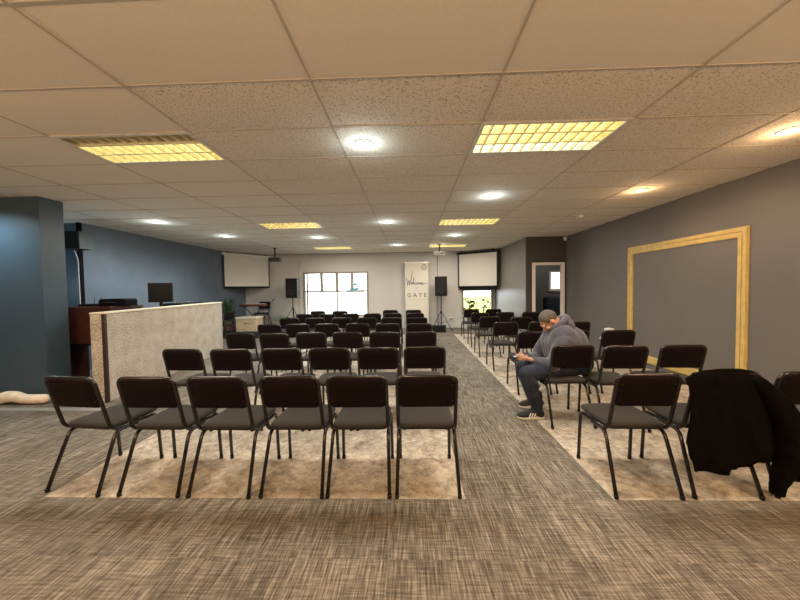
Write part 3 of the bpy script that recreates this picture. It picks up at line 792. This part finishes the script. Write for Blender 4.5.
# ------------------------------------------------------------------ sound booth on the left
def make_booth():
    A = Vector((-4.03, 4.12, 0)); Bv = Vector((-4.56, 7.67, 0)); d = Bv-A; L = d.length; rz = math.atan2(d.y, d.x)
    t = empty('sound_booth', A, rz, 'speckled beige felt-covered booth partition with pale top, left of seating', 'booth')
    # local: +x along the front, +y towards the booth inside
    obj('front_panel', B(.03, L, 0, .16, 0, 1.175, bev=.004), 'felt', t)
    obj('end_panel', B(-.005, .03, .035, .17, 0, 1.175, bev=.003), 'felt', t)
    obj('corner_strip', B(-.008, .034, -.006, .035, 0, 1.178, bev=.003), 'dark_wood', t)
    obj('top_cap', B(-.012, L+.008, -.012, .172, 1.178, 1.2, bev=.004), 'cream_top', t)
    return t
make_booth()
def make_desk():
    t = empty('desk', (-4.98, 4.98, 0), 0, 'high mahogany desk behind the pillar at the booth end', 'desk')
    obj('desk_top', B(-.50, .50, -.30, .30, 1.215, 1.25, bev=.004), 'mahogany', t)
    obj('front_panel', B(-.48, .48, -.285, -.262, .70, 1.215), 'mahogany', t)
    for sx in (-1, 1): obj('side_panel', B(sx*.475-.015, sx*.475+.015, -.26, .28, 0, 1.215), 'mahogany', t)
    obj('shelf', B(-.455, .455, -.25, .26, .66, .69), 'black_plastic', t)
make_desk()
t = empty('worktop', (-4.90, 6.65, 0), R(7.5), 'dark worktop behind the booth partition, carrying the monitor', 'worktop')
obj('board', B(-.30, .30, -1.2, 1.0, 1.115, 1.15, bev=.004), 'dark_grey', t)
for y in (-1.1, .9): obj('leg', B(-.27, .27, y-.02, y+.02, 0, 1.115), 'dark_grey', t)
t = empty('router', (-4.99, 4.93, 1.25), 0, 'black router with upright aerials on the mahogany desk', 'router')
obj('body', B(-.17, .17, -.08, .08, 0, .04, bev=.008), 'black_plastic', t)
for x in (-.055, .055, .14): obj('aerial', T([(x, .07, .03), (x+.004, .075, .15 if x < .1 else .10)], [.006, .004], 8), 'dark_grey', t, smooth=True)
t = empty('equipment_case', (-4.60, 4.95, 1.25), R(3), 'black rounded equipment case on the desk beside the router', 'case')
obj('shell', pad(bmesh.new(), rrect(-.20, .20, 0, .115, [.045, .045, .012, .012], 6), [(None, -.13), (.012, -.13), (0, -.12), (0, .12), (.012, .13), (None, .13)], lambda x, z, y: (x, y, z)), 'black_matte', t, smooth=True, ang=45)
obj('handle', T(fillet([(-.07, -.13, .06), (-.07, -.155, .06), (.07, -.155, .06), (.07, -.13, .06)], .02), .008, 8), 'dark_grey', t, smooth=True)
t = empty('computer_monitor', (-4.86, 6.15, 1.15), R(20), 'black computer monitor standing on the booth worktop', 'monitor')
obj('base', lathe(bmesh.new(), [(0, 0), (.12, 0), (.12, .008), (.03, .016), (0, .016)], 20), 'black_plastic', t, smooth=True, ang=40)
obj('neck', B(-.025, .025, -.012, .014, .012, .16), 'black_plastic', t)
obj('casing', B(-.205, .205, -.022, .02, .115, .49, bev=.008), 'black_plastic', t)
obj('screen', B(-.19, .19, -.0245, -.0215, .135, .475), 'screen_off', t)
t = empty('mixing_desk', (-4.95, 6.9, 1.15), R(7.5), 'flat black mixing desk on the worktop behind the monitor', 'mixing desk')
obj('body', B(-.2, .2, -.42, .42, 0, .075, bev=.01), 'black_plastic', t)
for k in range(6): obj('fader', B(-.02, .02, -.33+.13*k, -.315+.13*k, .074, .09), 'steel', t)
t = empty('loudspeaker', (-5.89, 5.60, 2.235), 0, 'black box loudspeaker with grey side bracketed high on left wall end', 'loudspeaker')
obj('cabinet', B(-.16, .14, -.14, .10, 0, .31, bev=.006), 'black_plastic', t)
obj('grille', B(.14, .153, -.13, .14, .005, .305, bev=.003), 'grille', t)
obj('bracket', B(-.24, -.06, .09, .30, .10, .22), 'dark_grey', t)
tag(obj('cable', T(fillet([(-6.06, 5.68, 2.24), (-6.10, 5.78, 2.1), (-6.14, 5.82, 1.7), (-6.14, 5.82, .008)], .1), .007, 6), 'white_plastic', smooth=True), 'white cable hanging down the black column at left', 'cable')
bm = bmesh.new()
chain(bm, [((-5.55, 4.06, .065), .055), ((-5.38, 4.08, .095), .075), ((-5.26, 4.08, .10), .072), ((-5.12, 4.07, .07), .062), ((-4.97, 4.07, .068), .062), ((-4.85, 4.075, .072), .060)], 16)
ell(bm, (-5.7, 4.06, .06), (.16, .08, .058)); ell(bm, (-5.45, 4.09, .05), (.12, .09, .045))
cl = meshobj('cloth_roll', remesh(bm, .014, 4), 'cream_cloth')
for v in cl.data.vertices: v.co.z = max(v.co.z, .003)
tag(cl, 'rolled cream cloth lying on the floor against the blue wall', 'cloth roll')

# ------------------------------------------------------------------ projection screens, projectors
def proj_screen(p0, p1, z0, z1, label, ext_b=.0, border=.05, case='white_plastic'):
    a, b = Vector((*p0, 0)), Vector((*p1, 0)); d = b-a; L = d.length; rz = math.atan2(d.y, d.x)
    t = empty('projection_screen', (a.x, a.y, z0), rz, label, 'projection screen', 'projection screens')
    H = z1-z0
    obj('cloth', B(0, L, -.004, 0, 0, H), 'screen_cloth', t)
    bm = bmesh.new()
    for q in ((-border, 0, -ext_b, H), (L, L+border, -ext_b, H), (0, L, -ext_b-.03, 0)): box(bm, q[0], q[1], -.003, .001, q[2], q[3])
    obj('border', bm, 'screen_off', t)
    obj('weight_bar', T([(-border, 0, -ext_b-.04), (L+border, 0, -ext_b-.04)], .016, 10), 'black_plastic', t, smooth=True)
    obj('case', B(-.08, L+.08, -.05, .05, H, H+.075, bev=.012), case, t)
    for x in (.1, L-.1): obj('hanger', B(x-.02, x+.02, -.02, .02, H+.07, CEIL-z0), 'black_plastic', t)
proj_screen((-6.09, 10.46), (-5.20, 11.76), 1.62, 2.66, 'white projection screen hanging across the left back corner', .0, .035)
proj_screen((1.80, 11.80), (2.94, 11.02), 1.52, 2.655, 'white projection screen hanging across the right back corner above plants', .07, .05, 'black_plastic')
def projector(x, y, z, rz, label, white):
    t = empty('projector', (x, y, z), rz, label, 'projector')
    obj('body', B(-.17, .17, -.14, .14, 0, .11, bev=.02), white, t, smooth=True, ang=40)
    obj('lens', lathe(bmesh.new(), [(0, 0), (.035, 0), (.038, .03), (.03, .035), (0, .02)], 18, Matrix.Translation((.06, .14, .055)) @ Matrix.Rotation(-PI/2, 4, 'X')), 'screen_off', t, smooth=True, ang=40)
    obj('vent', B(.02, .13, -.1415, -.139, .045, .07), 'dark_grey', t)
    obj('pole', T([(0, 0, .11), (0, 0, CEIL-z)], .018, 10), 'black_plastic', t, smooth=True)
    obj('ceiling_plate', lathe(bmesh.new(), [(0, -.012), (.06, -.012), (.06, 0), (0, 0)], 16, Matrix.Translation((0, 0, CEIL-z))), 'black_plastic', t)
projector(-4.16, 9.9, 2.36, R(8), 'dark ceiling projector beside the left projection screen', 'dark_grey')
projector(.90, 9.7, 2.43, R(-6), 'white ceiling projector hanging left of the right projection screen', 'white_plastic')

# ------------------------------------------------------------------ speakers on tripods
def tripod_speaker(x, y, z0, z1, w, label_s, label_c, rz, base=0):
    t = empty('speaker_stand', (x, y, base), rz, label_s, 'speaker stand', 'tripod speaker stands')
    zz = z0-base; obj('pole', T([(0, 0, .18), (0, 0, zz)], .018, 10), 'black_plastic', t, smooth=True)
    hub = .62
    obj('collar', lathe(bmesh.new(), [(.02, hub-.05), (.032, hub-.04), (.032, hub+.04), (.02, hub+.05)], 12), 'black_plastic', t, smooth=True)
    for k in range(3):
        a = R(90+120*k); c, s = math.cos(a), math.sin(a)
        l = obj('leg', T([(c*.03, s*.03, hub), (c*.40, s*.40, .012)], .011, 8), 'black_plastic', t, smooth=True)
        obj('brace', T([(c*.018, s*.018, .24), (c*.22, s*.22, .31)], .007, 6), 'black_plastic', t, smooth=True)
        obj('foot_cap', lathe(bmesh.new(), [(0, 0), (.018, 0), (.016, .03), (0, .03)], 8, Matrix.Translation((c*.40, s*.40, 0))), 'black_plastic', l)
    s = empty('loudspeaker', (x, y, z0), rz, label_c, 'loudspeaker', 'loudspeakers on tripods')
    H = z1-z0
    obj('cabinet', B(-w/2, w/2, -.17, .17, 0, H, bev=.02), 'black_plastic', s)
    obj('grille', B(-w/2+.025, w/2-.025, -.182, -.168, .025, H-.025, bev=.006), 'speaker_grille', s)
    obj('woofer', lathe(bmesh.new(), [(0, .012), (.05, .004), (w*.33, .0), (w*.36, .006), (w*.36, .0)], 24, Matrix.Translation((0, -.184, H*.34)) @ Matrix.Rotation(PI/2, 4, 'X')), 'black_plastic', s, smooth=True)
tripod_speaker(1.085, 11.3, 1.19, 1.865, .42, 'black tripod stand under the right loudspeaker, beside the white banner', 'black loudspeaker on tripod between banner and right screen', R(-4))
tripod_speaker(-4.15, 11.3, 1.19, 1.88, .40, 'black tripod stand under the left loudspeaker, left of window', 'black loudspeaker on tripod left of the back window', R(6), .2)
tag(obj('speaker_cable', T([(1.06, YB-.0225, .09), (1.06, YB-.0225, .006), (1.06, YB-.0225, .09), (1.02, YB-.009, .2), (1.02, YB-.009, 1.86), (1.015, YB-.009, CEIL-.005)][2:], .008, 6), 'dark_grey', smooth=True), 'thin grey cable running up the back wall above right loudspeaker', 'cable')
t = empty('stage_monitor', (.93, 10.72, 0), R(0), 'dark wedge-shaped stage monitor on the floor before the right tripod', 'stage monitor')
bm = bmesh.new(); pr = [(-.16, 0), (.17, 0), (.17, .11), (-.02, .24), (-.16, .24)]
a = [bm.verts.new((-.24, y, z)) for y, z in pr]; b = [bm.verts.new((.24, y, z)) for y, z in pr]
bm.faces.new(a[::-1]); bm.faces.new(b)
for k in range(5): bm.faces.new((a[k], a[(k+1) % 5], b[(k+1) % 5], b[k]))
obj('cabinet', bm, 'dark_grey', t)
obj('grille', B(-.2, .2, -.168, -.158, .03, .21), 'black_plastic', t)

# ------------------------------------------------------------------ roll-up banner
def text_mesh(s, size, space=1.0):
    cu = bpy.data.curves.new('txt', 'FONT'); cu.body = s; cu.size = size; cu.align_x = 'CENTER'; cu.extrude = .001; cu.space_character = space
    o = bpy.data.objects.new('txt', cu); COL.objects.link(o); bpy.context.view_layer.update()
    me = bpy.data.meshes.new_from_object(o.evaluated_get(bpy.context.evaluated_depsgraph_get()))
    bpy.data.objects.remove(o); return me
def make_banner():
    t = empty('banner', (.252, 11.70, 0), R(0), 'tall white roll-up banner reading Welcome to GATE by the back wall', 'banner')
    w, H = .84, 2.40
    obj('sheet', B(-w/2, w/2, -.003, .003, .06, H), 'banner', t)
    obj('top_rail', B(-w/2-.005, w/2+.005, -.012, .012, H-.01, H+.015), 'steel', t)
    obj('base', B(-w/2-.02, w/2+.02, -.09, .09, 0, .08, bev=.02), 'steel', t)
    obj('support_pole', T([(0, .03, .05), (0, .03, H)], .01, 8), 'steel', t, smooth=True)
    rx = Matrix.Rotation(PI/2, 4, 'X')
    for s, size, z, sp, m in (('GATE', .205, 1.15, 1.6, 'ink'), ('to', .075, 1.46, 1.0, 'ink_grey')):
        me = text_mesh(s, size, sp); me.transform(Matrix.Translation((0, -.0045, z)) @ rx)
        meshobj('lettering', me, m, t)
    # handwritten "Welcome" as pen strokes (x right, z up), letter height ~ .3
    strokes = [
      [(-.38, .17), (-.36, .19), (-.34, .14), (-.33, .02), (-.325, -.03), (-.30, .06), (-.27, .15), (-.262, .06), (-.25, -.02), (-.22, .10), (-.18, .25), (-.15, .36), (-.135, .40)],
      [(-.20, .03), (-.18, .04), (-.16, .06), (-.165, .075), (-.185, .06), (-.185, .025), (-.17, .005), (-.14, .03), (-.11, .11), (-.09, .19), (-.095, .22), (-.11, .19), (-.115, .08), (-.11, .01), (-.09, .01)],
      [(-.035, .055), (-.05, .07), (-.075, .05), (-.075, .015), (-.05, .005), (-.02, .02)],
      [(.015, .06), (-.005, .045), (-.005, .015), (.015, .005), (.035, .02), (.035, .05), (.015, .06), (.045, .055), (.07, .05)],
      [(.075, .06), (.08, .0), (.09, .045), (.115, .06), (.12, .0), (.13, .045), (.155, .06), (.16, .005), (.18, .015)],
      [(.19, .03), (.215, .035), (.225, .055), (.205, .065), (.19, .04), (.195, .01), (.22, .0), (.27, .02), (.33, .03), (.38, .028)]]
    for st in strokes:
        pts = [(x*1.02, -.005, 1.60+z*1.2) for x, z in st]
        obj('lettering', T(fillet(pts, .02, 4), .0095, 6), 'ink', t, smooth=True)
    bm = bmesh.new(); ring = [(.27+.085*math.cos(2*PI*k/28), -.005, 2.22+.085*math.sin(2*PI*k/28)) for k in range(29)]
    sweep(bm, ring, .010, 6, cap=False); obj('emblem', bm, 'ink', t, smooth=True)
    obj('emblem', B(.235, .305, -.0065, -.003, 2.212, 2.232), 'ink', t)
    obj('lettering', B(-.30, .30, -.0045, -.003, 1.05, 1.058), 'ink_grey', t)
make_banner()

# poster stuck on the window pane
t = empty('window_poster', (-2.02, YB-.012, .98), 0, 'white poster with teal mark on the right window panes', 'poster')
obj('sheet', B(-.34, .33, -.002, .002, -.42, .78), 'thin_paper', t)
bm = bmesh.new(); pts = [(-.12, -.005, .55), (-.03, -.005, .50), (.08, -.005, .56), (.12, -.005, .48), (0, -.005, .42), (-.18, -.005, .47)]
v = [bm.verts.new(p) for p in pts]; bm.faces.new(v); obj('mark', bm, 'teal_ink', t)
obj('mark', B(-.06, .06, -.005, -.003, .63, .70), 'teal_ink', t)
obj('lettering', B(-.20, .20, -.005, -.003, .155, .175), 'pink_ink', t)

# wall socket
t = empty('wall_socket', (1.50, YB-.012, .33), 0, 'white double wall socket low on the back wall right of tripod', 'socket')
obj('plate', B(-.08, .08, -.006, .012, -.05, .05, bev=.004), 'white_plastic', t)
for x in (-.035, .035): obj('plug', B(x-.02, x+.02, -.04, -.006, -.022, .018, bev=.006), 'black_plastic', t)

# ------------------------------------------------------------------ plants
def leaf(bm, base, d, L, w, droop=.3, n=5):
    d = Vector(d).normalized(); side = d.cross(Vector((0, 0, 1)));
    side = side.normalized() if side.length > 1e-3 else Vector((1, 0, 0))
    a, b = [], []; nrm = side.cross(d).normalized()
    for k in range(n+1):
        s = k/n; c = Vector(base)+d*L*s - Vector((0, 0, droop*L*s*s)); ww = w*math.sin(PI*min(.98, max(.03, s**.8)))
        a.append(bm.verts.new(c+side*ww+nrm*ww*.3)); b.append(bm.verts.new(c-side*ww+nrm*ww*.3))
    for k in range(n): bm.faces.new((a[k], a[k+1], b[k+1], b[k]))
def plant(name, loc, label, mat, n, H, spread, LL, w, pot_r, pot_h, seed, cat='plant', potm='terracotta', group=None):
    rd = random.Random(seed); t = empty(name, loc, 0, label, cat, group)
    p = obj('pot', lathe(bmesh.new(), [(0, 0), (pot_r*.72, 0), (pot_r, pot_h), (pot_r*1.06, pot_h), (pot_r*1.06, pot_h-.02*1), (pot_r*.9, pot_h-.03), (0, pot_h-.03)], 20), potm, t, smooth=True, ang=40)
    obj('soil', lathe(bmesh.new(), [(0, pot_h-.028), (pot_r*.9, pot_h-.026)], 16), 'soil', p)
    bm = bmesh.new(); bs = bmesh.new()
    for k in range(n):
        a = rd.uniform(0, 2*PI); r = spread*math.sqrt(rd.random()); h = pot_h+H*rd.uniform(.25, 1)
        tip = Vector((r*math.cos(a), r*math.sin(a), h))
        if k % 3 == 0: sweep(bs, [(rd.uniform(-.02, .02), rd.uniform(-.02, .02), pot_h-.03), tip*.5+Vector((0, 0, .25*h)), tip], [.006, .004, .002], 5)
        d = Vector((math.cos(a)*1.0, math.sin(a)*1.0, rd.uniform(-.1, .9)))
        leaf(bm, tip*.9, d, LL*rd.uniform(.6, 1.1), w*rd.uniform(.7, 1.2), rd.uniform(.2, .6))
    obj('stem', bs, mat, t); obj('foliage', bm, mat, t, smooth=True)
    return t
plant('potted_plant', (-5.77, 10.05, .2), 'bushy green potted plant between the booth and left screen', 'leaf', 260, .80, .20, .13, .026, .17, .30, 3)
plant('potted_plant', (-4.65, 11.55, .2), 'low pale-leaved plant at the foot of the left loudspeaker stand', 'leaf_pale', 40, .26, .22, .20, .035, .10, .13, 5)
bm = bmesh.new()
plant('potted_plant', (2.12, YB-.30, .455), 'dark leafy potted plant on the ledge left in right window', 'leaf_dark', 30, .55, .16, .22, .07, .075, .11, 8, potm='dark_grey')
pl = plant('potted_plant', (2.62, YB-.30, .455), 'dark potted plant trained on a round hoop in right window', 'leaf_dark', 22, .50, .14, .20, .065, .075, .11, 11, potm='dark_grey')
ring = [(.25*math.cos(2*PI*k/32), 0, .42+.25*math.sin(2*PI*k/32)) for k in range(33)]
obj('hoop', sweep(bmesh.new(), ring, .010, 6, cap=False), 'black_plastic', pl, smooth=True)
t = empty('plant_ledge', (2.40, YB-.27, 0), 0, 'low white ledge under the right window carrying plants', 'ledge')
obj('shelf', B(-.5, .62, -.15, .15, .425, .455, bev=.004), 'cream_paint', t)
for x in (-.42, .54): obj('leg', B(x-.02, x+.02, -.13, .13, 0, .425), 'cream_paint', t)

# ------------------------------------------------------------------ things by the stage
t = empty('wooden_box', (-5.08, 10.05, .2), R(0), 'pale wooden box with cream lid at the stage front', 'box')
obj('body', B(-.33, .30, -.24, .24, 0, .40, bev=.01), 'pale_wood', t)
obj('lid', B(-.35, .32, -.26, .26, .40, .445, bev=.01), 'cream_top', t)
obj('handle', B(-.06, .06, -.256, -.24, .25, .28, bev=.004), 'steel', t)
t = empty('keyboard_stand', (-5.28, 10.72, .2), 0, 'black crossed keyboard stand on the stage', 'keyboard stand')
for s in (-1, 1):
    obj('leg', T([(s*-.32, .03*s, .02), (s*.28, .03*s, .72)], .015, 8), 'black_plastic', t, smooth=True)
    obj('foot', T([(s*-.32, -.18, .02), (s*-.32, .18, .02)], .015, 8), 'black_plastic', t, smooth=True)
    obj('arm', T([(s*.28, -.16, .725), (s*.28, .16, .725)], .014, 8), 'black_plastic', t, smooth=True)
t = empty('keyboard', (-5.28, 10.72, .939), 0, 'red-brown electronic keyboard lying on the crossed stand', 'keyboard')
obj('case', B(-.42, .42, -.14, .14, 0, .075, bev=.01), 'guitar_red', t)
obj('keys', B(-.36, .36, .0, .13, .074, .085), 'white_plastic', t)
t = empty('microphone_stand', (-4.93, 11.05, .2), 0, 'black boom microphone stand leaning over the keyboard', 'microphone stand')
obj('base', lathe(bmesh.new(), [(0, 0), (.12, 0), (.12, .015), (.02, .03), (0, .03)], 18), 'black_plastic', t, smooth=True, ang=40)
obj('pole', T([(0, 0, .02), (0, 0, .76)], .010, 8), 'black_plastic', t, smooth=True)
obj('boom', T([(-.28, 0, .60), (.08, 0, .80), (.17, 0, .92)], .007, 8), 'black_plastic', t, smooth=True)
m_ = obj('microphone', T([(.15, 0, .89), (.20, 0, .95), (.22, 0, .975)], [.012, .018, .024], 10), 'dark_grey', t, smooth=True)

# small white side table with cup near the right wall
t = empty('side_table', (3.30, 5.32, 0), 0, 'small round white side table by the right wall behind chairs', 'table')
obj('table_top', lathe(bmesh.new(), [(0, .575), (.19, .575), (.2, .585), (.2, .598), (.19, .605), (0, .605)], 28), 'white_plastic', t, smooth=True, ang=40)
obj('column', T([(0, 0, .02), (0, 0, .575)], .02, 12), 'white_plastic', t, smooth=True)
obj('base', lathe(bmesh.new(), [(0, 0), (.15, 0), (.15, .015), (.025, .035), (0, .035)], 24), 'white_plastic', t, smooth=True, ang=40)
t = empty('napkin_box', (3.215, 5.30, .605), R(10), 'white upright box standing on the small round table', 'box')
obj('body', B(-.05, .05, -.05, .05, 0, .16, bev=.006), 'white_plastic', t)
obj('opening', B(-.03, .03, -.03, .03, .159, .162), 'paper', t)

# dark armchair in the side room
t = empty('armchair', (4.95, 10.75, 0), R(10), 'black high-backed armchair seen through the doorway', 'armchair')
obj('seat', B(-.36, .36, -.36, .2, .18, .46, bev=.06), 'navy_cloth', t, smooth=True)
obj('backrest', B(-.42, .42, .15, .40, .16, 1.12, bev=.09), 'navy_cloth', t, smooth=True)
for s in (-1, 1):
    obj('armrest', B(s*.41-.09, s*.41+.09, -.38, .2, .16, .66, bev=.05), 'navy_cloth', t, smooth=True)
    for y in (-.3, .3): obj('leg', B(s*.34-.025, s*.34+.025, y-.025, y+.025, 0, .18), 'black_plastic', t)

# ------------------------------------------------------------------ sky, view
w = bpy.data.worlds.new('sky'); SC.world = w; w.use_nodes = True
bg = w.node_tree.nodes['Background']; bg.inputs[0].default_value = (.93, .97, 1.0, 1); bg.inputs[1].default_value = 5
SC.view_settings.view_transform = 'Standard'; SC.view_settings.look = 'None'
SC.view_settings.exposure = .06; SC.view_settings.gamma = 1
try: SC.view_settings.use_curve_mapping = False
except Exception: pass
SC.cycles.use_denoising = True
SC.cycles.max_bounces = 8; SC.cycles.diffuse_bounces = 5
